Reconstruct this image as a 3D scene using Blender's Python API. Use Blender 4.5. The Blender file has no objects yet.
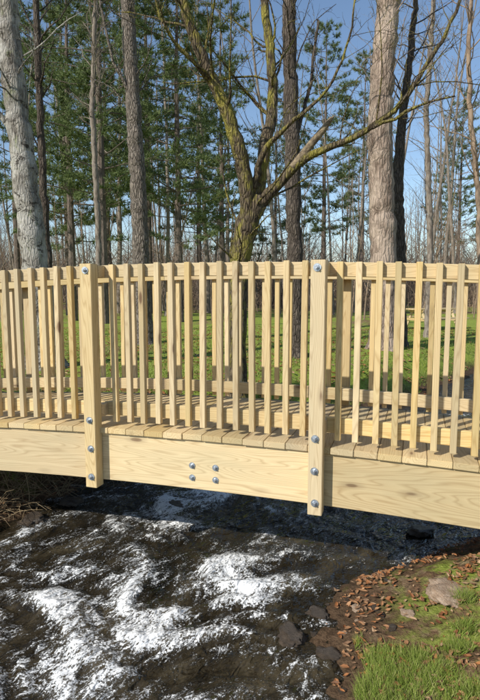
import bpy, bmesh, math, random
import numpy as np
from mathutils import Vector, Matrix, noise as mn

random.seed(7)
rng = np.random.default_rng(11)
scene = bpy.context.scene
COL = scene.collection
EYE = 2.0
PITCH = math.radians(6.2)
F = 549.0

# ---------------------------------------------------------------- helpers
def pixel_to_world(px, py, Y):
    """image pixel coordinates -> world position at ground distance Y"""
    u = (px-240)/F; v = (350-py)/F
    c, s = math.cos(PITCH), math.sin(PITCH)
    k = Y/(c+v*s)
    return np.array([u*k, Y, EYE+(v*c-s)*k])

def link(o, parent=None):
    COL.objects.link(o)
    if parent: o.parent = parent
    return o

def empty(name, loc=(0,0,0)):
    e = bpy.data.objects.new(name, None); e.location = loc
    e.empty_display_size = .2
    return link(e)

class MB:
    def __init__(s):
        s.v=[]; s.f=[]; s.n=0; s.m=[]
    def add(s, v, f, mat=0):
        v=np.asarray(v,float); s.v.append(v)
        for q in f: s.f.append([int(i)+s.n for i in q])
        s.m += [mat]*len(f); s.n += len(v)
    def tube(s, pts, rad, n=5, mat=0, cap=False):
        pts=np.asarray(pts,float); rad=np.asarray(rad,float); k=len(pts)
        t=np.gradient(pts,axis=0); t/= (np.linalg.norm(t,axis=1)[:,None]+1e-9)
        m=t.mean(0); ref=np.array([0,0,1.]) if abs(m[2])<.75*np.linalg.norm(m) else np.array([1.,0.1,0])
        A=np.cross(t,ref); A/=(np.linalg.norm(A,axis=1)[:,None]+1e-9); B=np.cross(t,A)
        a=np.arange(n)*2*math.pi/n
        R=pts[:,None,:]+rad[:,None,None]*(np.cos(a)[None,:,None]*A[:,None,:]+np.sin(a)[None,:,None]*B[:,None,:])
        v=R.reshape(-1,3); f=[]
        for i in range(k-1):
            for j in range(n):
                j2=(j+1)%n
                f.append((i*n+j,i*n+j2,(i+1)*n+j2,(i+1)*n+j))
        if cap: f.append(tuple((k-1)*n+j for j in range(n)))
        s.add(v,f,mat)
    def mesh(s, name, mats, smooth=True):
        me=bpy.data.meshes.new(name)
        V=np.concatenate(s.v) if s.v else np.zeros((0,3))
        me.from_pydata(V.tolist(),[],s.f)
        for m in mats: me.materials.append(m)
        me.polygons.foreach_set('use_smooth',[smooth]*len(s.f))
        me.polygons.foreach_set('material_index',s.m)
        me.update()
        return me
    def obj(s, name, mats, smooth=True, parent=None):
        return link(bpy.data.objects.new(name,s.mesh(name,mats,smooth)),parent)

# ---------------------------------------------------------------- node helpers
def newmat(name):
    m=bpy.data.materials.new(name); m.use_nodes=True
    nt=m.node_tree; b=nt.nodes['Principled BSDF']
    return m,nt,b
def N(nt,t,**kw):
    n=nt.nodes.new(t)
    for k,v in kw.items(): setattr(n,k,v)
    return n
def ramp(nt,src,stops):
    r=nt.nodes.new('ShaderNodeValToRGB'); e=r.color_ramp.elements
    while len(e)<len(stops): e.new(.5)
    for el,(p,c) in zip(e,stops):
        el.position=p; el.color=(*c,1) if len(c)==3 else c
    nt.links.new(src,r.inputs[0]); return r.outputs[0]
def g(v): return (v,v,v)
def mapping(nt,src,scale):
    m=nt.nodes.new('ShaderNodeMapping'); m.inputs['Scale'].default_value=scale
    nt.links.new(src,m.inputs['Vector']); return m.outputs[0]
def noise(nt,vec,scale,detail=4,rough=.55,dist=0):
    n=N(nt,'ShaderNodeTexNoise'); n.inputs['Scale'].default_value=scale
    n.inputs['Detail'].default_value=detail; n.inputs['Roughness'].default_value=rough
    n.inputs['Distortion'].default_value=dist
    if vec is not None: nt.links.new(vec,n.inputs['Vector'])
    return n.outputs['Fac']
def mix(nt,fac,a,b,mode='MIX'):
    m=nt.nodes.new('ShaderNodeMix'); m.data_type='RGBA'; m.blend_type=mode
    for val,idx in ((fac,0),(a,6),(b,7)):
        if isinstance(val,bpy.types.NodeSocket): nt.links.new(val,m.inputs[idx])
        elif idx==0: m.inputs[0].default_value=val
        else: m.inputs[idx].default_value=(*val,1)
    return m.outputs[2]
def math_(nt,op,a,b=None,clamp=False):
    m=nt.nodes.new('ShaderNodeMath'); m.operation=op; m.use_clamp=clamp
    for i,v in enumerate((a,b)):
        if v is None: continue
        if isinstance(v,bpy.types.NodeSocket): nt.links.new(v,m.inputs[i])
        else: m.inputs[i].default_value=v
    return m.outputs[0]
def bump(nt,b,h,strength,dist):
    n=nt.nodes.new('ShaderNodeBump'); n.inputs['Strength'].default_value=strength
    n.inputs['Distance'].default_value=dist
    nt.links.new(h,n.inputs['Height']); nt.links.new(n.outputs[0],b.inputs['Normal'])

# ---------------------------------------------------------------- materials
def wood_material(name, light, dark):
    m,nt,b=newmat(name)
    tc=N(nt,'ShaderNodeTexCoord'); oi=N(nt,'ShaderNodeObjectInfo')
    off=math_(nt,'MULTIPLY',oi.outputs['Random'],37.0)
    cmb=N(nt,'ShaderNodeCombineXYZ')
    for i in range(3): nt.links.new(off,cmb.inputs[i])
    add=N(nt,'ShaderNodeVectorMath',operation='ADD')
    nt.links.new(tc.outputs['Object'],add.inputs[0]); nt.links.new(cmb.outputs[0],add.inputs[1])
    P=add.outputs[0]
    big=noise(nt,mapping(nt,P,(.55,6,6)),1.0,3,.35,.15)
    rings=math_(nt,'FRACT',math_(nt,'MULTIPLY',big,34.0))
    ringc=ramp(nt,rings,[(0,g(.2)),(.15,g(.75)),(.7,g(1)),(1,g(.2))])
    fine=noise(nt,mapping(nt,P,(4,260,260)),1.0,3,.6)
    col=mix(nt,ringc,dark,light)
    col=mix(nt,ramp(nt,fine,[(.3,g(.38)),(.7,g(0))]),col,dark)
    vo=N(nt,'ShaderNodeTexVoronoi'); vo.inputs['Scale'].default_value=1.0
    nt.links.new(mapping(nt,P,(1.9,6.5,6.5)),vo.inputs['Vector'])
    kn=ramp(nt,vo.outputs['Distance'],[(.0,g(1)),(.07,g(.85)),(.10,g(.3)),(.20,g(0))])
    col=mix(nt,kn,col,(.15,.065,.022))
    bl=noise(nt,mapping(nt,P,(1.2,4,4)),1.0,3,.6)
    col=mix(nt,ramp(nt,bl,[(.42,g(0)),(.75,g(.45))]),col,(.44,.38,.21),'MIX')
    hsv=N(nt,'ShaderNodeHueSaturation')
    mr=N(nt,'ShaderNodeMapRange'); mr.inputs['To Min'].default_value=.76; mr.inputs['To Max'].default_value=1.10
    nt.links.new(oi.outputs['Random'],mr.inputs[0]); nt.links.new(mr.outputs[0],hsv.inputs['Value'])
    sat=math_(nt,'FRACT',math_(nt,'MULTIPLY',oi.outputs['Random'],13.7))
    mr2=N(nt,'ShaderNodeMapRange'); mr2.inputs['To Min'].default_value=.82; mr2.inputs['To Max'].default_value=1.08
    nt.links.new(sat,mr2.inputs[0]); nt.links.new(mr2.outputs[0],hsv.inputs['Saturation'])
    nt.links.new(col,hsv.inputs['Color']); nt.links.new(hsv.outputs[0],b.inputs['Base Color'])
    b.inputs['Roughness'].default_value=.68
    b.inputs['Specular IOR Level'].default_value=.3
    h=math_(nt,'ADD',fine,ringc)
    bump(nt,b,h,.25,.001)
    return m
WOOD=wood_material('treated_pine',(.73,.555,.285),(.48,.32,.135))

def metal_material():
    m,nt,b=newmat('galvanised_steel')
    tc=N(nt,'ShaderNodeTexCoord')
    n=noise(nt,tc.outputs['Object'],90,3)
    nt.links.new(ramp(nt,n,[(.3,(.30,.33,.37)),(.7,(.62,.66,.70))]),b.inputs['Base Color'])
    b.inputs['Metallic'].default_value=.85; b.inputs['Roughness'].default_value=.42
    return m
STEEL=metal_material()

def bark_material(name,c1,c2,moss=None,moss_amt=.5,sc=1.0,pale=None,cracks=.6,detailed=True,spots=0):
    m,nt,b=newmat(name)
    tc=N(nt,'ShaderNodeTexCoord'); P=tc.outputs['Object']
    n1=noise(nt,mapping(nt,P,(16*sc,16*sc,4*sc)),1.0,6 if detailed else 3,.7,.8)
    col=ramp(nt,n1,[(.36,c1),(.60,c2)])
    h=n1
    if detailed:
        vo=N(nt,'ShaderNodeTexVoronoi'); vo.feature='DISTANCE_TO_EDGE'; vo.inputs['Scale'].default_value=1
        wv=N(nt,'ShaderNodeVectorMath',operation='ADD')
        nz=N(nt,'ShaderNodeTexNoise'); nz.inputs['Scale'].default_value=7; nt.links.new(P,nz.inputs['Vector'])
        sc3=N(nt,'ShaderNodeVectorMath',operation='SCALE'); sc3.inputs[3].default_value=.9
        nt.links.new(nz.outputs['Color'],sc3.inputs[0])
        nt.links.new(mapping(nt,P,(26*sc,26*sc,5.5*sc)),wv.inputs[0]); nt.links.new(sc3.outputs[0],wv.inputs[1])
        nt.links.new(wv.outputs[0],vo.inputs['Vector'])
        cr=ramp(nt,vo.outputs['Distance'],[(0,g(1)),(.10,g(.5)),(.28,g(0))])
        col=mix(nt,math_(nt,'MULTIPLY',cr,cracks),col,tuple(x*.35 for x in c1))
        h=math_(nt,'SUBTRACT',n1,math_(nt,'MULTIPLY',cr,cracks))
    n2=noise(nt,P,2.2,4,.6)
    if pale: col=mix(nt,ramp(nt,n2,[(.45,g(0)),(.60,g(.75))]),col,pale)
    if spots:
        n5=noise(nt,mapping(nt,P,(5,5,7)),1.0,5,.75,.5)
        col=mix(nt,ramp(nt,n5,[(.54,g(0)),(.60,g(spots))]),col,(.055,.045,.035))
    if moss:
        n3=noise(nt,mapping(nt,P,(5,5,2.5)),1.0,7,.75)
        thr=.62-.28*moss_amt
        col=mix(nt,ramp(nt,n3,[(thr,g(0)),(thr+.12,g(.95))]),col,moss)
    nt.links.new(col,b.inputs['Base Color']); b.inputs['Roughness'].default_value=.92
    b.inputs['Specular IOR Level'].default_value=.12
    if detailed: bump(nt,b,h,1.0,.035)
    return m
BARK_FAR=bark_material('bark_far',(.12,.095,.075),(.28,.235,.19),detailed=False)
BARK_TWIG=bark_material('bark_twig',(.17,.12,.085),(.33,.24,.165),detailed=False)
BARK_DARK=bark_material('bark_dark',(.07,.055,.045),(.20,.16,.125))
BARK_MOSS=bark_material('bark_mossy',(.08,.058,.038),(.22,.17,.11),(.29,.25,.055),.52)
BARK_LICHEN=bark_material('bark_lichen',(.14,.12,.10),(.42,.38,.32),(.24,.26,.13),.18,1,(.55,.52,.46),spots=.9,cracks=.4)
BARK_GREY=bark_material('bark_grey',(.16,.13,.105),(.39,.33,.27),cracks=.8)
BARK_PALE=bark_material('bark_pale',(.19,.135,.10),(.44,.335,.26),None,.5,.55,(.49,.385,.30),cracks=.55)
BARK_PINE=bark_material('bark_pine',(.07,.055,.045),(.19,.15,.12),detailed=False)
def broken_material():
    m,nt,b=newmat('bare_heartwood')
    tc=N(nt,'ShaderNodeTexCoord')
    n=noise(nt,mapping(nt,tc.outputs['Object'],(14,14,14)),1,6,.7)
    nt.links.new(ramp(nt,n,[(.35,(.08,.055,.035)),(.65,(.38,.29,.17))]),b.inputs['Base Color'])
    b.inputs['Roughness'].default_value=.85
    bump(nt,b,n,1,.03)
    return m
HEART=broken_material()

def leafy(name,cols,trans=0.0,rough=.7):
    m,nt,b=newmat(name)
    ge=N(nt,'ShaderNodeNewGeometry')
    r=ramp(nt,ge.outputs['Random Per Island'],[(i/(len(cols)-1),c) for i,c in enumerate(cols)])
    nt.links.new(r,b.inputs['Base Color']); b.inputs['Roughness'].default_value=rough
    b.inputs['Specular IOR Level'].default_value=.25
    if trans:
        t=N(nt,'ShaderNodeBsdfTranslucent'); nt.links.new(r,t.inputs['Color'])
        ms=N(nt,'ShaderNodeMixShader'); ms.inputs[0].default_value=trans
        nt.links.new(b.outputs[0],ms.inputs[1]); nt.links.new(t.outputs[0],ms.inputs[2])
        nt.links.new(ms.outputs[0],nt.nodes['Material Output'].inputs[0])
    return m
NEEDLE=leafy('pine_needles',[(.09,.125,.05),(.14,.18,.065),(.20,.245,.09),(.11,.155,.06)],.25)
GRASSM=leafy('grass_blades',[(.17,.24,.035),(.26,.35,.06),(.34,.41,.09),(.42,.39,.16)],.35)
LEAFM=leafy('dead_leaves',[(.14,.055,.025),(.42,.17,.06),(.30,.14,.065),(.46,.25,.12),(.18,.09,.05),(.50,.33,.19)],.1)
DRYM=leafy('dry_stalks',[(.22,.15,.08),(.38,.28,.16),(.17,.11,.06),(.44,.34,.20)])

def rock_material(name,c1,c2):
    m,nt,b=newmat(name)
    tc=N(nt,'ShaderNodeTexCoord')
    n=noise(nt,tc.outputs['Object'],2.5,7,.65)
    n2=noise(nt,tc.outputs['Object'],12,5,.7)
    col=mix(nt,ramp(nt,n2,[(.4,g(0)),(.7,g(.6))]),ramp(nt,n,[(.35,c1),(.65,c2)]),tuple(x*.5 for x in c1))
    nt.links.new(col,b.inputs['Base Color']); b.inputs['Roughness'].default_value=.85
    bump(nt,b,n2,.7,.03)
    return m
ROCK=rock_material('sandstone',(.40,.26,.16),(.62,.47,.34))
ROCKWET=rock_material('wet_rock',(.045,.032,.022),(.13,.095,.065)); ROCKWET.node_tree.nodes['Principled BSDF'].inputs['Roughness'].default_value=.35

# ---------------------------------------------------------------- terrain
YL=np.array([-60,-5,0,3,4.3,4.8,5.3,6,7,7.7,10,14,22,40,80,300.]); XL=np.array([-60,-11,-6.5,-3.4,-2.4,-1.85,-1.55,-1.1,-.2,.75,3.2,6.4,15,40,90,320.])
YR=np.array([-60,-5,0,1,2,2.68,2.97,3.43,3.75,3.95,4.2,4.7,6,8,10,14,22,40,80,300.]); XR=np.array([-50,-6.5,-1.6,-.5,.32,.50,.38,.52,1.0,1.42,1.95,2.7,4.0,5.6,7.2,10.4,19.5,46,96,328.])
def sst(x): x=np.clip(x,0,1); return x*x*(3-2*x)
def height(x,y):
    x=np.asarray(x,float); y=np.asarray(y,float)
    dl=np.interp(y,YL,XL)-x; dr=x-np.interp(y,YR,XR)
    w=.12*np.sin(y*3.1+1)+.08*np.sin(y*7.3+x*2)
    dl=dl+w; dr=dr+w*.6
    hl=.62*sst(dl/1.3); 
    hr=.06*sst(dr/.3)+.22*sst(dr/1.3)+.34*sst((dr-1.0)/2.5)
    h=np.where(dl>0,hl,np.where(dr>0,hr,-.45*sst(np.minimum(-dl,-dr)/.6)))
    lump=.05*np.sin(x*.9+y*.4)*np.sin(y*.7-x*.3)*sst(np.maximum(dl,dr)/3)+.012*np.sin(x*5.1+y*2)*np.sin(y*6.3)
    lump=lump+.010*np.sin(x*17+y*5)*np.sin(y*19-x*6)+.006*np.sin(x*37-y*11)*np.sin(y*31+x*9)
    dist=np.hypot(x,y)
    return h+lump+.8*sst((dist-25)/80)+ .25*np.sin(x*.12+1)*np.sin(y*.1)*sst((dist-15)/20)
def hz(x,y):
    return float(height(x,y))
def axis(segs):
    out=[]
    for a,b_,st in segs: out.append(np.arange(a,b_,st))
    return np.concatenate(out+[np.array([segs[-1][1]])])
def gridmesh(name,xs,ys,zf,mat,attr=None):
    X,Y=np.meshgrid(xs,ys); Z=zf(X,Y)
    V=np.stack([X,Y,Z],-1).reshape(-1,3); nx,ny=len(xs),len(ys)
    i=np.arange(nx-1)[None,:]+np.arange(ny-1)[:,None]*nx
    Fc=np.stack([i,i+1,i+1+nx,i+nx],-1).reshape(-1,4)
    me=bpy.data.meshes.new(name); me.from_pydata(V.tolist(),[],Fc.tolist())
    me.materials.append(mat); me.polygons.foreach_set('use_smooth',[True]*len(Fc))
    if attr is not None:
        for nm,arr in attr(X,Y).items():
            a=me.attributes.new(nm,'FLOAT','POINT'); a.data.foreach_set('value',arr.reshape(-1))
    return link(bpy.data.objects.new(name,me))

def ground_material():
    m,nt,b=newmat('ground')
    ge=N(nt,'ShaderNodeNewGeometry'); P=ge.outputs['Position']
    sx=N(nt,'ShaderNodeSeparateXYZ'); nt.links.new(P,sx.inputs[0])
    n1=noise(nt,P,.35,5,.6); n2=noise(nt,P,5,6,.7); n3=noise(nt,P,28,5,.75)
    grass=ramp(nt,n3,[(.3,(.15,.19,.03)),(.5,(.30,.37,.06)),(.7,(.42,.46,.12))])
    vo=N(nt,'ShaderNodeTexVoronoi'); vo.inputs['Scale'].default_value=16
    nt.links.new(P,vo.inputs['Vector'])
    vs=N(nt,'ShaderNodeSeparateColor'); nt.links.new(vo.outputs['Color'],vs.inputs[0])
    litter=ramp(nt,vs.outputs[0],[(0,(.12,.07,.04)),(.4,(.27,.16,.085)),(.75,(.40,.26,.145)),(1,(.50,.37,.23))])
    litter=mix(nt,ramp(nt,n3,[(.35,g(.7)),(.6,g(0))]),litter,(.09,.055,.033))
    f=math_(nt,'ADD',math_(nt,'MULTIPLY',n1,.6),math_(nt,'MULTIPLY',n2,.5))
    def mr(a,b_,c,d):
        q=N(nt,'ShaderNodeMapRange'); q.inputs[1].default_value=a; q.inputs[2].default_value=b_
        q.inputs[3].default_value=c; q.inputs[4].default_value=d; nt.links.new(sx.outputs[1],q.inputs[0]); return q.outputs[0]
    f=math_(nt,'SUBTRACT',f,mr(24,48,-.03,.12))
    f=math_(nt,'SUBTRACT',f,mr(4.5,6.5,.12,0))
    top=mix(nt,ramp(nt,f,[(.47,g(0)),(.54,g(1))]),litter,grass)
    z=math_(nt,'ADD',sx.outputs[2],math_(nt,'MULTIPLY',n2,.22))
    mud=ramp(nt,n3,[(.3,(.055,.034,.02)),(.7,(.19,.12,.07))])
    col=mix(nt,ramp(nt,z,[(.16,g(0)),(.36,g(1))]),mud,top)
    nt.links.new(col,b.inputs['Base Color']); b.inputs['Roughness'].default_value=.95
    b.inputs['Specular IOR Level'].default_value=.1
    bump(nt,b,math_(nt,'ADD',n3,n2),.8,.05)
    return m
xs=axis([(-400,-60,20),(-60,-12,2),(-12,-4,.3),(-4,4,.05),(4,14,.3),(14,60,2),(60,400,20)])
ys=axis([(-200,-20,15),(-20,-2,1),(-2,1.5,.2),(1.5,7,.05),(7,20,.25),(20,60,2),(60,500,20)])
gridmesh('ground',xs,ys,height,ground_material())

# ---------------------------------------------------------------- water
ZONES=[(-.73,4.88,.30,1),(-.38,5.25,.35,.9),(.0,3.54,.30,1.05),(-.5,3.05,.33,1.),(-1.2,3.66,.4,.75),(-.2,3.0,.28,.75),(-.85,3.33,.35,.7),
       (.35,5.3,.3,.5),(-1.6,3.2,.5,.6),(-.2,3.6,.30,.8),(.1,4.4,.3,.35),(1.3,5.2,.5,.35),(-1.0,2.7,.35,.65),(-.5,3.7,.3,.5),(0.05,2.8,.25,.5),(-.6,2.6,.3,.55),(-.55,4.5,.3,.6)]
def zones(X,Y):
    r=np.zeros_like(X)
    for a,b_,s,w in ZONES: r=np.maximum(r,w*np.exp(-((X-a)**2+(Y-b_)**2)/(2*(s*.8)**2)))
    return r
FD=np.array([-.6,-.8]); FN=np.array([.8,-.6])
_wc={}
def waves(X,Y):
    key=X.shape
    if key in _wc: return _wc[key]
    Zn=zones(X,Y); H=np.zeros_like(X); Fm=np.zeros_like(X)-1
    for i in np.ndindex(X.shape):
        x,y=X[i],Y[i]
        if not(-3.8<x<4.4 and 1.8<y<9): continue
        a=x*FD[0]+y*FD[1]; c=x*FN[0]+y*FN[1]; zz=Zn[i]
        wx=mn.noise(Vector((a*1.1,c*1.1,20)))*.6; wy=mn.noise(Vector((a*1.1,c*1.1,40)))*.6
        A=a+wx; C=c+wy
        n1=mn.noise(Vector((A*2.3,C*1.7,0))); n2=mn.noise(Vector((A*5,C*3.6,3)))
        r3=(1-abs(mn.noise(Vector((A*8,C*6,7))))*2.2)
        r4=mn.noise(Vector((A*17,C*14,9)))
        amp=.6+.8*zz
        H[i]=amp*(.050*n1+.032*n2+.014*r3+.007*r4)
        Fm[i]=n1*.7+n2*.8+(r3-.5)*.25
    _wc[key]=(H,Fm,Zn); return _wc[key]
def water_z(X,Y): return waves(X,Y)[0]
def water_attr(X,Y):
    H,Fm,Zn=waves(X,Y); return {'crest':Fm,'zone':Zn}
def water_material():
    m,nt,b=newmat('creek_water')
    ge=N(nt,'ShaderNodeNewGeometry'); P=ge.outputs['Position']
    cr=N(nt,'ShaderNodeAttribute',attribute_name='crest').outputs['Fac']
    zn=N(nt,'ShaderNodeAttribute',attribute_name='zone').outputs['Fac']
    rot=N(nt,'ShaderNodeMapping'); rot.inputs['Rotation'].default_value=(0,0,math.radians(-53))
    nt.links.new(P,rot.inputs[0]); Q=mapping(nt,rot.outputs[0],(.6,1.2,1))
    n1=noise(nt,Q,11,2,.5,.8); n2=noise(nt,Q,36,2,.5,.5)
    nb=noise(nt,Q,2.6,4,.6,.8)
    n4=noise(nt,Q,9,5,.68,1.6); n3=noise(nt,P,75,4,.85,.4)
    lace=math_(nt,'ABSOLUTE',math_(nt,'SUBTRACT',noise(nt,Q,17,5,.72,1.8),.5))
    f=math_(nt,'MULTIPLY',math_(nt,'SUBTRACT',n4,.5),3.6)
    f=math_(nt,'ADD',f,math_(nt,'MULTIPLY',math_(nt,'SUBTRACT',n3,.5),3.8))  # fine specks: sun glints painted into the water colour along with the foam
    f=math_(nt,'SUBTRACT',f,math_(nt,'MULTIPLY',lace,5.5))
    f=math_(nt,'ADD',f,math_(nt,'MULTIPLY',cr,1.0))
    f=math_(nt,'ADD',f,math_(nt,'MULTIPLY',zn,1.15))
    foam_glints=ramp(nt,math_(nt,'SUBTRACT',f,.36),[(.0,g(0)),(.14,g(.45)),(.38,g(1))])
    aer=ramp(nt,math_(nt,'ADD',math_(nt,'MULTIPLY',cr,.6),math_(nt,'MULTIPLY',zn,.6)),[(.25,g(0)),(.85,g(.75))])
    base=ramp(nt,nb,[(.33,(.010,.008,.005)),(.52,(.028,.022,.013)),(.74,(.085,.068,.040))])
    base=mix(nt,aer,base,(.17,.14,.095))
    col=mix(nt,foam_glints,base,(.92,.92,.90))
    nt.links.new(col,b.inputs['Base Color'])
    nt.links.new(ramp(nt,foam_glints,[(0,g(.03)),(.6,g(.6)),(1,g(.8))]),b.inputs['Roughness'])
    b.inputs['IOR'].default_value=1.33
    h=math_(nt,'ADD',math_(nt,'MULTIPLY',n1,1.0),math_(nt,'MULTIPLY',n2,.30))
    h=math_(nt,'ADD',h,math_(nt,'MULTIPLY',foam_glints,.12))
    bump(nt,b,h,1.0,.05)
    return m
wx=axis([(-14,-3.6,.8),(-3.6,3.6,.024),(3.6,26,.8)]); wy=axis([(-10,2.2,.8),(2.2,6.6,.024),(6.6,24,.4)])
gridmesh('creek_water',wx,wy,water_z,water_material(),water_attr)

# ---------------------------------------------------------------- bridge
ANG=math.atan2(-.305,.952)
bridge=empty('wooden_footbridge',(-.27,3.63,0)); bridge.rotation_euler=(0,0,ANG)
R=38.0; ZT=EYE-.965; W=1.28; S0,S1=-5.0,4.6
def zarc(s): return ZT-s*s/(2*R)
cache={}
def lumber(name,L,Wd,T,loc,rot=(0,0,0),bev=.003):
    key=(round(L,3),round(Wd,4),round(T,4))
    if key not in cache:
        bm=bmesh.new(); bmesh.ops.create_cube(bm,size=1)
        for v in bm.verts: v.co=Vector((v.co.x*L,v.co.y*Wd,v.co.z*T))
        bmesh.ops.bevel(bm,geom=bm.edges[:],offset=bev,segments=2,affect='EDGES')
        me=bpy.data.meshes.new('lumber'); bm.to_mesh(me); bm.free(); me.materials.append(WOOD); cache[key]=me
    o=bpy.data.objects.new(name,cache[key]); o.location=loc; o.rotation_euler=rot
    return link(o,bridge)
def arcpiece(name,s0,s1,y0,y1,ztop,hgt,bev=.004):
    k=18; V=[];Fc=[]
    prof=[(y0+bev,0),(y1-bev,0),(y1,-bev),(y1,-hgt+bev),(y1-bev,-hgt),(y0+bev,-hgt),(y0,-hgt+bev),(y0,-bev)]
    c=(s0+s1)/2; zc=zarc(c)+ztop
    for i in range(k+1):
        s=s0+(s1-s0)*i/k
        for y,z in prof: V.append((s-c,y-y0,zarc(s)+ztop+z-zc))
    n=len(prof)
    for i in range(k):
        for j in range(n):
            j2=(j+1)%n; Fc.append((i*n+j,(i+1)*n+j,(i+1)*n+j2,i*n+j2))
    Fc.append(tuple(range(n))); Fc.append(tuple(k*n+j for j in reversed(range(n))))
    me=bpy.data.meshes.new(name); me.from_pydata(V,[],Fc); me.materials.append(WOOD)
    bm=bmesh.new(); bm.from_mesh(me); bmesh.ops.recalc_face_normals(bm,faces=bm.faces); bm.to_mesh(me); bm.free()
    o=bpy.data.objects.new(name,me); o.location=(c,y0,zc); return link(o,bridge)
posts=[-4.0,-2.4,-.8,.8,2.4,4.0]
BH=.345; DT=.045
joints=[S0]+posts+[S1]
RT=1.150
def boltmesh():
    bm=bmesh.new()
    bmesh.ops.create_cone(bm,cap_ends=True,segments=28,radius1=.021,radius2=.021,depth=.004,matrix=Matrix.Translation((0,0,.002)))
    bmesh.ops.create_cone(bm,cap_ends=True,segments=6,radius1=.0125,radius2=.0115,depth=.011,matrix=Matrix.Translation((0,0,.0095)))
    bmesh.ops.create_cone(bm,cap_ends=True,segments=14,radius1=.0065,radius2=.0055,depth=.012,matrix=Matrix.Translation((0,0,.020)))
    me=bpy.data.meshes.new('bolt'); bm.to_mesh(me); bm.free(); me.materials.append(STEEL)
    return me
BOLT=boltmesh(); nb=0
def bolt(s,y,z,side=-1,sc=1.0):
    global nb; nb+=1
    o=bpy.data.objects.new('bolt_%d'%nb,BOLT); o.location=(s,y,z)
    o.rotation_euler=(math.radians(90) if side<0 else math.radians(-90),0,0)
    o.rotation_euler.rotate_axis('Z',random.random()*3); o.scale=(sc,)*3; link(o,bridge)
for side in (0,1):
    def yy(a,b_): return (a,b_) if side==0 else (W-b_,W-a)
    nm='near' if side==0 else 'far'
    for i in range(len(joints)-1):
        a,b_=joints[i]+.0015,joints[i+1]-.0015
        y0,y1=yy(0,.04); arcpiece('side_beam_%s_%d'%(nm,i),a,b_,y0,y1,-DT-.001,BH)
        y0,y1=yy(.0905,.1285); arcpiece('top_rail_%s_%d'%(nm,i),a,b_,y0,y1,RT,.089)
        arcpiece('bottom_rail_%s_%d'%(nm,i),a,b_,y0,y1,.165,.10)
    for i,s in enumerate(posts):
        top=zarc(s)+RT+.005; bot=zarc(s)-DT-BH-.035
        yc=-.046 if side==0 else W+.046
        lumber('post_%s_%d'%(nm,i),top-bot,.089,.089,(s,yc,(top+bot)/2),(0,math.radians(-90),0),)
        for z,h in ((RT-.045,.085),(.115,.09)):
            y=.0453 if side==0 else W-.0453
            lumber('block_%s'%nm,.089,.0895,h,(s,y,zarc(s)+z))
        yb=-.0915 if side==0 else W+.0915
        for z in (RT-.04,.065,-.14,-.345):
            bolt(s+random.uniform(-.006,.006),yb,zarc(s)+z,-1 if side==0 else 1,1.15)
    for i in range(len(joints)-1):
        a,b_=joints[i],joints[i+1]; n=max(1,int(round((b_-a)/.1143)))-1
        for k in range(1,n+1):
            s=a+(b_-a)*k/(n+1)+random.uniform(-.006,.006)
            y0,y1=yy(.052,.090)
            top=zarc(s)+RT+random.uniform(.000,.008)
            lumber('baluster_%s'%nm,1.125,.0375,.0375,(s,(y0+y1)/2,(top+top-1.125)/2),(0,math.radians(-90)+random.uniform(-.006,.006),0),.002)
for y in (W*.33,W*.66): arcpiece('stringer',S0,S1,y-.02,y+.02,-DT-.001,.24)
s=S0+.07
while s<S1:
    slope=math.atan(s/R)
    lumber('deck_board',W+.05,.1405,DT-.004,(s,W/2+random.uniform(-.004,.004),zarc(s)-DT/2+random.uniform(-.0005,.0005)),(slope,0,math.radians(90)))
    s+=.1435
for (ds,dz) in ((-.06,-.225),(.11,-.225),(-.06,-.31),(.11,-.31)):
    bolt(ds,-.0005,zarc(0)+dz,-1,1.05)

# ---------------------------------------------------------------- tree builders
def unit(v): return v/(np.linalg.norm(v)+1e-9)
def grow(mb,p,d,L,r,lev,maxlev,kids,up=.12,wob=.18,r_end=.35,matf=None,start=.25,ns=None,klen=.55):
    k={0:12,1:6,2:4,3:3,4:3}.get(lev,3); n={0:9,1:5,2:3,3:3,4:3}.get(lev,3)
    pts=[p.copy()]; d=unit(d.copy())
    for i in range(k):
        d=unit(d+rng.normal(0,wob,3)*(.35 if lev==0 else 1)+np.array([0,0,up]))
        pts.append(pts[-1]+d*L/k)
    pts=np.array(pts); rad=r*(1-(1-r_end)*np.linspace(0,1,k+1))
    if lev==0: rad[0]*=1.35
    if lev>=maxlev: rad=r*(1-.75*np.linspace(0,1,k+1))
    mb.tube(pts,rad,n,0)
    if lev<maxlev:
        for j in range(kids[lev]):
            t=start+(1-start)*(j+rng.random())/kids[lev]; x=t*k; i0=min(int(x),k-1); q=pts[i0]+(pts[i0+1]-pts[i0])*(x-i0)
            td=unit(pts[i0+1]-pts[i0]); side=unit(np.cross(td,rng.normal(size=3)))
            ang=rng.uniform(.5,1.05)
            nd=td*math.cos(ang)+side*math.sin(ang)
            rr=np.interp(x,np.arange(k+1),rad)*rng.uniform(.3,.55)
            nl=L*klen*rng.uniform(.5,1)*(1-.55*t)
            grow(mb,q,nd,nl,max(rr,.0035),lev+1,maxlev,kids,up*.8,wob*1.15,.3,matf,.15,ns,klen*1.05)
def bare_tree(H,r,kids=(16,6,4),start=.38,lean=0.0):
    mb=MB(); grow(mb,np.array([0,0,-.2]),np.array([lean,0,1.]),H,r,0,3,kids,.05,.1,.2,None,start,None,.42)
    return mb
VAR=[bare_tree(H,r,k,s).mesh('bare_tree_mesh_%d'%i,[BARK_FAR]) for i,(H,r,k,s) in enumerate(
     [(18,.13,(13,6,3),.4),(16,.10,(13,6,3),.35),(20,.15,(14,6,3),.45),(14,.08,(12,5,3),.2),(17,.10,(10,6,3),.5),(19,.12,(14,6,3),.3)])]
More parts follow.
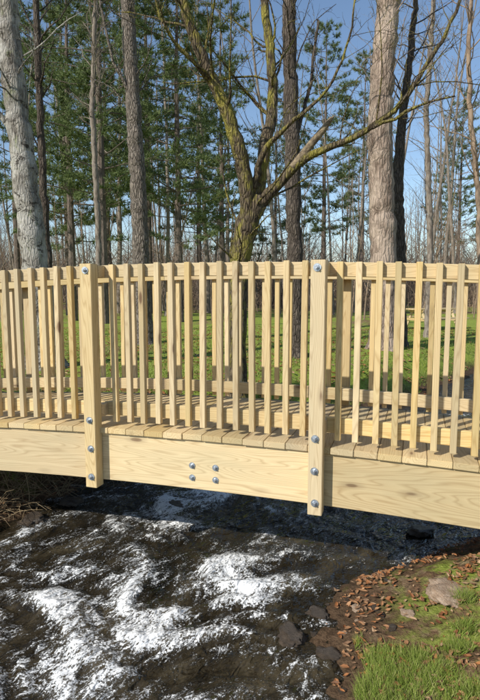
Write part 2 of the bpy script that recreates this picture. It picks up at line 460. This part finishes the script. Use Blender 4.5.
SAP=[bare_tree(H,r,k,s).mesh('sapling_mesh_%d'%i,[BARK_TWIG]) for i,(H,r,k,s) in enumerate([(6,.03,(12,4,3),.15),(8,.045,(13,4,3),.2),(5,.025,(10,4,3),.1)])]
def shrub(n,h0,h1,sp,rs=1.0):
    mb=MB()
    for i in range(n):
        p=np.array([rng.normal(0,sp),rng.normal(0,sp),-.1]); d=np.array([rng.normal(0,.35),rng.normal(0,.35),1])
        grow(mb,p,d,rng.uniform(h0,h1),rng.uniform(.008,.016)*rs,1,3,(0,6,2),.02,.25,.3,None,.2,None,.5)
    return mb
SHR=[shrub(20,1.2,3.0,.6).mesh('shrub_mesh_%d'%i,[BARK_TWIG]) for i in range(3)]
THK=[shrub(34,3,8.5,1.8,2.4).mesh('thicket_mesh_%d'%i,[BARK_TWIG if i else BARK_FAR]) for i in range(3)]
def pine(H,base,L0):
    mb=MB(); r0=.011*H
    k=14; z=np.linspace(-.2,H,k); pts=np.stack([rng.normal(0,.04,k).cumsum()*.5,rng.normal(0,.04,k).cumsum()*.5,z],1)
    mb.tube(pts,r0*(1-.92*np.linspace(0,1,k)),9,0)
    zz=base; V=[];
    def tuft(q,dr,n=11,l=.27):
        D=dr[None,:]*.55+rng.normal(0,.55,(n,3)); D/=np.linalg.norm(D,axis=1)[:,None]
        S=np.cross(D,rng.normal(size=(n,3))); S/=np.linalg.norm(S,axis=1)[:,None]
        ln=rng.uniform(.6,1.1,n)[:,None]*l
        a=q+S*.017; b_=q-S*.017; c=q+D*ln+np.array([0,0,.03])
        V.append(np.stack([a,b_,c],1))
    while zz<H-.3:
        nbr=rng.integers(4,7); a0=rng.random()*6.28
        f=(zz-base)/(H-base)
        for j in range(nbr):
            if rng.random()<.15: continue
            a=a0+j*6.28/nbr+rng.normal(0,.25); L=(L0*(1-f)**.7+.5)*rng.uniform(.5,1.15)*(.6+.4*min(1,f*5))
            d=np.array([math.cos(a),math.sin(a),rng.uniform(-.05,.35)]); p=np.array([np.interp(zz,z,pts[:,0]),np.interp(zz,z,pts[:,1]),zz])
            bp=[p]; dd=unit(d)
            for q in range(6): dd=unit(dd+rng.normal(0,.1,3)+np.array([0,0,.035])); bp.append(bp[-1]+dd*L/6)
            bp=np.array(bp); mb.tube(bp,.03*(L/3)*(1-.8*np.linspace(0,1,7)),4,0)
            nt_=int(6+L*10)
            for q in range(nt_):
                t=rng.uniform(.3,1)**.8; x=t*6; i0=min(int(x),5); c=bp[i0]+(bp[i0+1]-bp[i0])*(x-i0)
                sd=np.array([-dd[1],dd[0],0])*rng.choice([-1,1])*rng.uniform(0,.30)*L*(1.15-t)+dd*rng.uniform(0,.2)
                sd[2]+=rng.uniform(-.05,.15)
                tuft(c+sd,unit(sd+dd*.3))
        zz+=rng.uniform(.38,.75)
    T=np.concatenate(V).reshape(-1,3); n=len(T)//3
    mb.add(T,(np.arange(n*3).reshape(-1,3)).tolist(),1)
    return mb.mesh('pine_mesh',[BARK_PINE,NEEDLE],False)
PINES=[pine(19,5.0,3.4),pine(16,3.2,3.0),pine(21,6.5,3.6)]

def custom_tree(name,mat,paths,sides=12,twigs=True,tw=(6,4,3),mats=None,extra=None):
    mb=MB(); first=paths[0][0]; o=pixel_to_world(first[0],first[1],first[2]); o[2]=hz(o[0],o[1])-.1
    for ip,path in enumerate(paths):
        P=np.array([pixel_to_world(a,b_,c) for a,b_,c,w in path]); Rr=np.array([w/2 for *_,w in path])
        if ip==0: P[0,2]=o[2]
        t=np.concatenate([[0],np.cumsum(np.linalg.norm(np.diff(P,axis=0),axis=1))]); m=max(8,int(t[-1]/.12))
        tt=np.linspace(0,t[-1],m); Q=np.stack([np.interp(tt,t,P[:,i]) for i in range(3)],1); rr=np.interp(tt,t,Rr)
        for _ in range(3): Q[1:-1]=(Q[:-2]+2*Q[1:-1]+Q[2:])/4; rr[1:-1]=(rr[:-2]+2*rr[1:-1]+rr[2:])/4
        Q[1:-1]+=rng.normal(0,.010,(m-2,3))
        rr=rr*(1+rng.normal(0,.04,m))
        if ip==0:
            fl=np.exp(-tt/.3); rr=rr*(1+.6*fl)
        mb.tube(Q-o,rr,sides,0,True)
        if twigs:
            L=t[-1]; nb_=int(L*tw[0]/2.0)
            for j in range(nb_):
                u=rng.uniform(.25 if ip else .55,1); i0=min(int(u*(m-1)),m-2); td=unit(Q[i0+1]-Q[i0])
                sd=unit(np.cross(td,rng.normal(size=3))); nd=td*.55+sd*.8+np.array([0,0,.2])
                grow(mb,Q[i0]-o,nd,rng.uniform(.5,1.8),min(rr[i0]*.3,.018),1,3,(0,tw[1],tw[2]),.06,.2,.3,None,.2,None,.55)
    if extra: extra(mb,o)
    ob=mb.obj(name,[mat]+(mats or [])); ob.location=o.tolist()
    return ob
def stub(mb,o):
    P=[pixel_to_world(292,168,7.52),pixel_to_world(308,148,7.5),pixel_to_world(322,131,7.42),pixel_to_world(331,119,7.38),pixel_to_world(334,116,7.36)]
    P=np.array(P)-o; mb.tube(P,[.05,.052,.045,.03,.006],9,1,True)
custom_tree('mossy_tree',BARK_MOSS,[
 [(237,400,7.7,.30),(237,330,7.7,.26),(239,262,7.7,.26),(243,238,7.7,.33),(252,212,7.7,.31),(258,196,7.7,.24)],
 [(248,225,7.7,.22),(246,180,7.6,.20),(236,135,7.5,.18),(222,100,7.45,.17),(204,62,7.4,.15),(188,22,7.4,.13),(178,-20,7.4,.11),(160,-120,7.5,.06)],
 [(257,205,7.75,.20),(262,160,7.8,.17),(273,110,7.9,.15),(272,60,8.0,.13),(264,10,8.1,.12),(266,-70,8.2,.08)],
 [(258,207,7.7,.17),(278,184,7.6,.15),(300,160,7.5,.12),(335,146,7.4,.085),(372,128,7.3,.07),(402,104,7.25,.065),(428,62,7.2,.05),(452,22,7.2,.045),(470,-30,7.2,.035)],
 [(252,196,7.7,.10),(262,150,7.5,.08),(295,120,7.3,.05),(330,90,7.1,.035),(350,40,7.0,.025),(358,-20,7.0,.02)],
 [(372,128,7.3,.05),(398,118,7.1,.04),(420,100,7.,.03),(455,96,6.9,.02)],
 [(214,84,7.42,.07),(190,60,7.2,.05),(165,30,7.0,.035),(150,-10,6.9,.025)],
 ],14,True,(7,5,3),[HEART],stub)
custom_tree('pale_bark_tree',BARK_PALE,[
 [(384,352,12.6,.60),(384,300,12.6,.56),(383,240,12.6,.58),(381,180,12.6,.55),(380,120,12.6,.53),(383,60,12.6,.50),(389,0,12.6,.47),(398,-120,12.6,.36)],
 [(388,20,12.6,.2),(410,-30,12.8,.2),(440,-90,13,.1)]],16,True,(2,5,3))
custom_tree('dark_trunk_tree',BARK_DARK,[
 [(399,345,13.3,.36),(399,260,13.3,.33),(397,190,13.3,.28),(402,120,13.4,.2),(412,40,13.5,.15),(420,-40,13.6,.08)]],10,True,(5,5,3))
custom_tree('birch_tree',BARK_LICHEN,[
 [(46,372,9.5,.54),(40,300,9.5,.46),(30,225,9.5,.44),(22,150,9.5,.40),(13,75,9.5,.37),(7,0,9.5,.34),(0,-120,9.5,.28)],
 [(20,140,9.5,.10),(-20,90,9.3,.08),(-60,60,9.3,.05)]],14,True,(3,5,3))
custom_tree('slender_tree',BARK_DARK,[
 [(54,352,10.5,.17),(48,260,10.5,.15),(42,160,10.5,.14),(38,60,10.5,.13),(34,-40,10.5,.1)]],9,True,(5,5,3))
custom_tree('grey_trunk_tree',BARK_GREY,[
 [(144,335,14,.46),(141,260,14,.42),(138,180,14,.40),(133,100,14,.36),(128,20,14,.33),(124,-80,14,.26)],
 [(133,100,14,.10),(112,60,13.7,.07),(100,0,13.5,.05)]],12,True,(4,5,3))
custom_tree('dark_trunk_tree.001',BARK_DARK,[
 [(296,350,11.5,.36),(295,260,11.5,.33),(293,190,11.5,.32),(291,110,11.5,.30),(289,30,11.5,.27),(290,-60,11.5,.2)],
 [(292,150,11.5,.10),(310,90,11.7,.07),(318,20,11.8,.05)]],11,True,(5,5,3))
custom_tree('slender_tree.001',BARK_TWIG,[
 [(486,340,9,.12),(480,260,9,.10),(478,200,9,.09),(470,110,9,.08),(468,40,9,.07),(476,-40,9,.05)]],8,True,(5,5,3))
custom_tree('slender_tree.002',BARK_FAR,[[(100,335,17,.2),(98,220,17,.18),(92,110,17,.16),(96,0,17,.13),(94,-60,17,.1)]],8,True,(6,5,3))
custom_tree('slender_tree.003',BARK_FAR,[[(428,335,16,.2),(430,220,16,.18),(426,110,16,.15),(434,0,16,.12),(436,-60,16,.1)]],8,True,(6,5,3))

for i,(px,Y,v,rz,sc) in enumerate([(105,22,0,0,1.0),(180,24,1,1,1.05),(75,25,1,2.3,1.1),(222,32,0,3,.95),(70,30,1,4,1.1),(150,34,2,5,1.1),(322,42,0,.6,1.1),(20,36,2,2.2,1),(110,40,0,.4,1.2),(200,40,1,.9,1.3),(275,50,1,2.9,1.2),(360,58,2,.9,1.2),(455,62,0,1.9,1.2)]):
    X=(px-240)/F*Y
    o=bpy.data.objects.new('pine_tree',PINES[v]); o.location=(X,Y,hz(X,Y)); o.rotation_euler=(0,0,rz); o.scale=(sc,)*3; link(o)

def mass(name,meshes,n,y0,y1,smin,smax,pw=1.0,xw=.62):
    e=empty(name)
    k=0
    while k<n:
        Y=y0+(y1-y0)*rng.random()**pw; X=rng.uniform(-1,1)*(Y*xw+5)
        d=max(np.interp(Y,YL,XL)-X, X-np.interp(Y,YR,XR))
        if d<.8: continue
        o=bpy.data.objects.new('%s_part_%d'%(name,k),meshes[int(rng.integers(len(meshes)))])
        s=rng.uniform(smin,smax); o.location=(X,Y,hz(X,Y)); o.scale=(s,s,s*rng.uniform(.9,1.15)); o.rotation_euler=(rng.normal(0,.05),rng.normal(0,.05),rng.random()*6.28)
        link(o,e); k+=1
mass('forest_trees',VAR,155,28,120,.75,1.2,1.0)
mass('forest_saplings',SAP,130,23,60,.7,1.3,1.2)
mass('forest_brush',SHR,150,30,75,.7,1.3,1.1)
mass('forest_thicket',THK,240,42,120,.8,1.4,1.0)

# ---------------------------------------------------------------- picnic table on the lawn
def picnic_table(loc,rz):
    e=empty('picnic_table',loc); e.rotation_euler=(0,0,rz)
    def pl(n,L,Wd,T,l,r=(0,0,0)):
        o=lumber(n,L,Wd,T,l,r); o.parent=e; return o
    for i in range(5): pl('top_board_%d'%i,1.8,.138,.038,(0,-.29+.145*i,.74))
    for sy in (-1,1):
        for k in (0,1): pl('seat_board',1.8,.138,.038,(0,sy*(.62+.145*k),.45))
    for sx in (-.62,.62):
        pl('seat_bearer',1.5,.038,.089,(sx,0,.385),(0,0,math.pi/2))
        pl('top_bearer',.70,.038,.089,(sx,0,.675),(0,0,math.pi/2))
        for sy in (-1,1):
            o=pl('leg',.84,.089,.038,(sx+.04,sy*.42,.36))
            o.rotation_euler=(Matrix.Rotation(sy*math.radians(28),4,'X')@Matrix.Rotation(math.radians(-90),4,'Y')).to_euler()
picnic_table((6.6,19.0,hz(6.6,19.0)+.01),.35)

# ---------------------------------------------------------------- leaves, grass, stalks
def leaves(name,n,sampler,size=(.03,.055)):
    V=[];Fc=[]; c=0
    for i in range(n):
        x,y=sampler(); z=hz(x,y)
        if z<.015: continue
        s=rng.uniform(*size); a=rng.random()*6.28; tl=rng.normal(0,.35); curl=rng.uniform(.1,.6)
        ca,sa=math.cos(a),math.sin(a); wd=rng.uniform(.6,1.1)
        pr=[(-1,0,0),(-.4,.42*wd,curl*.5),(.35,.5*wd,curl*.6),(1,0,curl*.3),(.35,-.5*wd,curl*.6),(-.4,-.42*wd,curl*.5),(0,0,0)]
        for (lx,ly,lz) in pr:
            lz=lz+lx*tl
            V.append((x+(lx*ca-ly*sa)*s,y+(lx*sa+ly*ca)*s,z+.012+abs(lz*s)+rng.random()*.004))
        for q in ((0,1,6),(1,2,6),(2,3,6),(3,4,6),(4,5,6),(5,0,6)): Fc.append(tuple(c+k for k in q))
        c+=7
    mb=MB(); mb.add(V,Fc); return mb.obj(name,[LEAFM],False)
def lb():
    while True:
        x,y=rng.uniform(.2,3.4),rng.uniform(1.9,5.0)
        if mn.noise(Vector((x*3,y*3,1)))>rng.uniform(-.5,.3): return x,y
leaves('leaf_litter_bank',6800,lb,(.008,.027))
leaves('leaf_litter_bank.001',1500,lambda:(rng.uniform(-4,-1.2),rng.uniform(4.2,6.5)),(.012,.03))
leaves('leaf_litter_field',9000,lambda:(lambda Y:(rng.uniform(-.6,.6)*Y,Y))(rng.uniform(5.5,20)),(.03,.06))
def grass(name,n,sampler,h=(.04,.09),w=.004,mat=GRASSM):
    V=np.zeros((n,3,3)); keep=np.ones(n,bool)
    for i in range(n):
        x,y=sampler(); z=hz(x,y)
        if z<.05: keep[i]=False; continue
        hh=rng.uniform(*h); a=rng.random()*6.28; l=rng.normal(0,.5,2)*hh
        V[i]=[(x-math.cos(a)*w,y-math.sin(a)*w,z),(x+math.cos(a)*w,y+math.sin(a)*w,z),(x+l[0],y+l[1],z+hh)]
    V=V[keep]; m=len(V); mb=MB(); mb.add(V.reshape(-1,3),np.arange(m*3).reshape(-1,3).tolist()); return mb.obj(name,[mat],False)
clumps=[(.58,2.45,.06),(.70,2.55,.07),(.80,2.50,.06),(.62,2.30,.08),(.76,2.36,.07),(.88,2.60,.04),(.52,2.2,.06),(.72,2.68,.05),(.95,2.45,.05),(1.2,2.75,.03),(.62,2.85,.02),(1.05,2.3,.05),(1.3,3.0,.03),(1.1,2.6,.03)]
def gs():
    c=clumps[int(rng.integers(len(clumps)))]; return (rng.normal(c[0],c[2]),rng.normal(c[1],c[2]*.8))
grass('grass_tufts_bank',11000,gs,(.02,.07),.0021)
def gf():
    while True:
        Y=rng.uniform(6,20)
        X=rng.uniform(-.55,.6)*Y
        if mn.noise(Vector((X*.5,Y*.5,2)))+.45*mn.noise(Vector((X*2,Y*2,5)))>-.15: return X,Y
grass('grass_field',60000,gf,(.03,.07),.007)
def stalks(name,n,sampler,l=(.2,.7)):
    mb=MB()
    for i in range(n):
        x,y=sampler(); z=hz(x,y)
        if z<.01: continue
        d=unit(np.array([rng.normal(.25,.6),rng.normal(-.25,.5),.6])); L=rng.uniform(*l)
        p=[np.array([x,y,z])]
        for q in range(4): d=unit(d+rng.normal(0,.18,3)+np.array([0,0,-.22])); p.append(p[-1]+d*L/4)
        mb.tube(p,np.linspace(.0038,.001,5),3)
    return mb.obj(name,[DRYM])
stalks('dry_brush_bank',3200,lambda:(rng.uniform(-3.8,-1.2),rng.uniform(4.2,6.5)),(.15,.6))
stalks('dry_brush_bank.001',500,lambda:(rng.uniform(2.2,5.0),rng.uniform(3.6,7.5)))

# ---------------------------------------------------------------- rocks
def rock(loc,sc,mat,seed,flat=.55):
    bm=bmesh.new(); bmesh.ops.create_icosphere(bm,subdivisions=4,radius=1)
    for v in bm.verts:
        p=v.co.copy(); d=mn.fractal(p*1.1+Vector((seed*7.1,0,0)),.8,2,4)*.45
        q=p*(1+d)
        q.z=max(min(q.z,.75+.1*d),-.7)
        v.co=q
    me=bpy.data.meshes.new('rock'); bm.to_mesh(me); bm.free(); me.materials.append(mat)
    me.polygons.foreach_set('use_smooth',[True]*len(me.polygons))
    o=bpy.data.objects.new('creek_rock',me); o.location=loc; o.scale=(sc,sc*.8,sc*flat); o.rotation_euler=(random.uniform(-.15,.15),random.uniform(-.15,.15),random.random()*6); link(o)
rock((1.27,3.12,hz(1.27,3.12)+.0),.17,ROCK,1,.28)
rock((.97,3.0,hz(.97,3.0)+.005),.04,ROCK,3,.5)
for i in range(60):
    Y=rng.uniform(2.3,4.9); X=float(np.interp(Y,YR,XR))+rng.uniform(-.12,.5); s=rng.uniform(.008,.034)
    rock((X,Y,max(hz(X,Y),-.03)+s*.1),s,ROCKWET if rng.random()<.75 else ROCK,10+i,.6)
for i,(X,Y,s) in enumerate([(.30,2.98,.10),(.48,3.2,.07),(-.6,4.9,.10),(1.5,4.4,.10),(-1.8,4.6,.14),(-1.6,5.0,.12),(-2.1,4.4,.10),(.5,2.82,.07)]):
    rock((X,Y,.0),s,ROCKWET,80+i,.45)

# ---------------------------------------------------------------- camera, light
cam=bpy.data.cameras.new('camera'); co=link(bpy.data.objects.new('camera',cam)); co.location=(0,0,EYE)
co.rotation_euler=(math.radians(90)-PITCH,0,0); cam.sensor_fit='VERTICAL'; cam.sensor_height=24; cam.lens=F/700*24; cam.clip_end=2000; cam.clip_start=.05
scene.camera=co
az=math.radians(229); el=math.radians(34)
sd=Vector((math.sin(az)*math.cos(el),math.cos(az)*math.cos(el),math.sin(el)))
sun=bpy.data.lights.new('sun','SUN'); sun.energy=5.0; sun.angle=math.radians(.5); sun.color=(1,.96,.88)
so=link(bpy.data.objects.new('sun',sun)); so.rotation_euler=sd.to_track_quat('Z','Y').to_euler(); so.location=(-10,-10,15)
w=bpy.data.worlds.new('World'); scene.world=w; w.use_nodes=True; nt=w.node_tree
sk=nt.nodes.new('ShaderNodeTexSky'); sk.sky_type='NISHITA'; sk.sun_disc=False; sk.sun_elevation=el; sk.sun_rotation=az; sk.air_density=1.0; sk.dust_density=.1; sk.ozone_density=2.0
bg=nt.nodes['Background']; bg.inputs[1].default_value=.145; nt.links.new(sk.outputs[0],bg.inputs[0])
scene.view_settings.view_transform='Standard'; scene.view_settings.look='None'; scene.view_settings.exposure=0
print('verts',sum(len(m.vertices) for m in bpy.data.meshes))
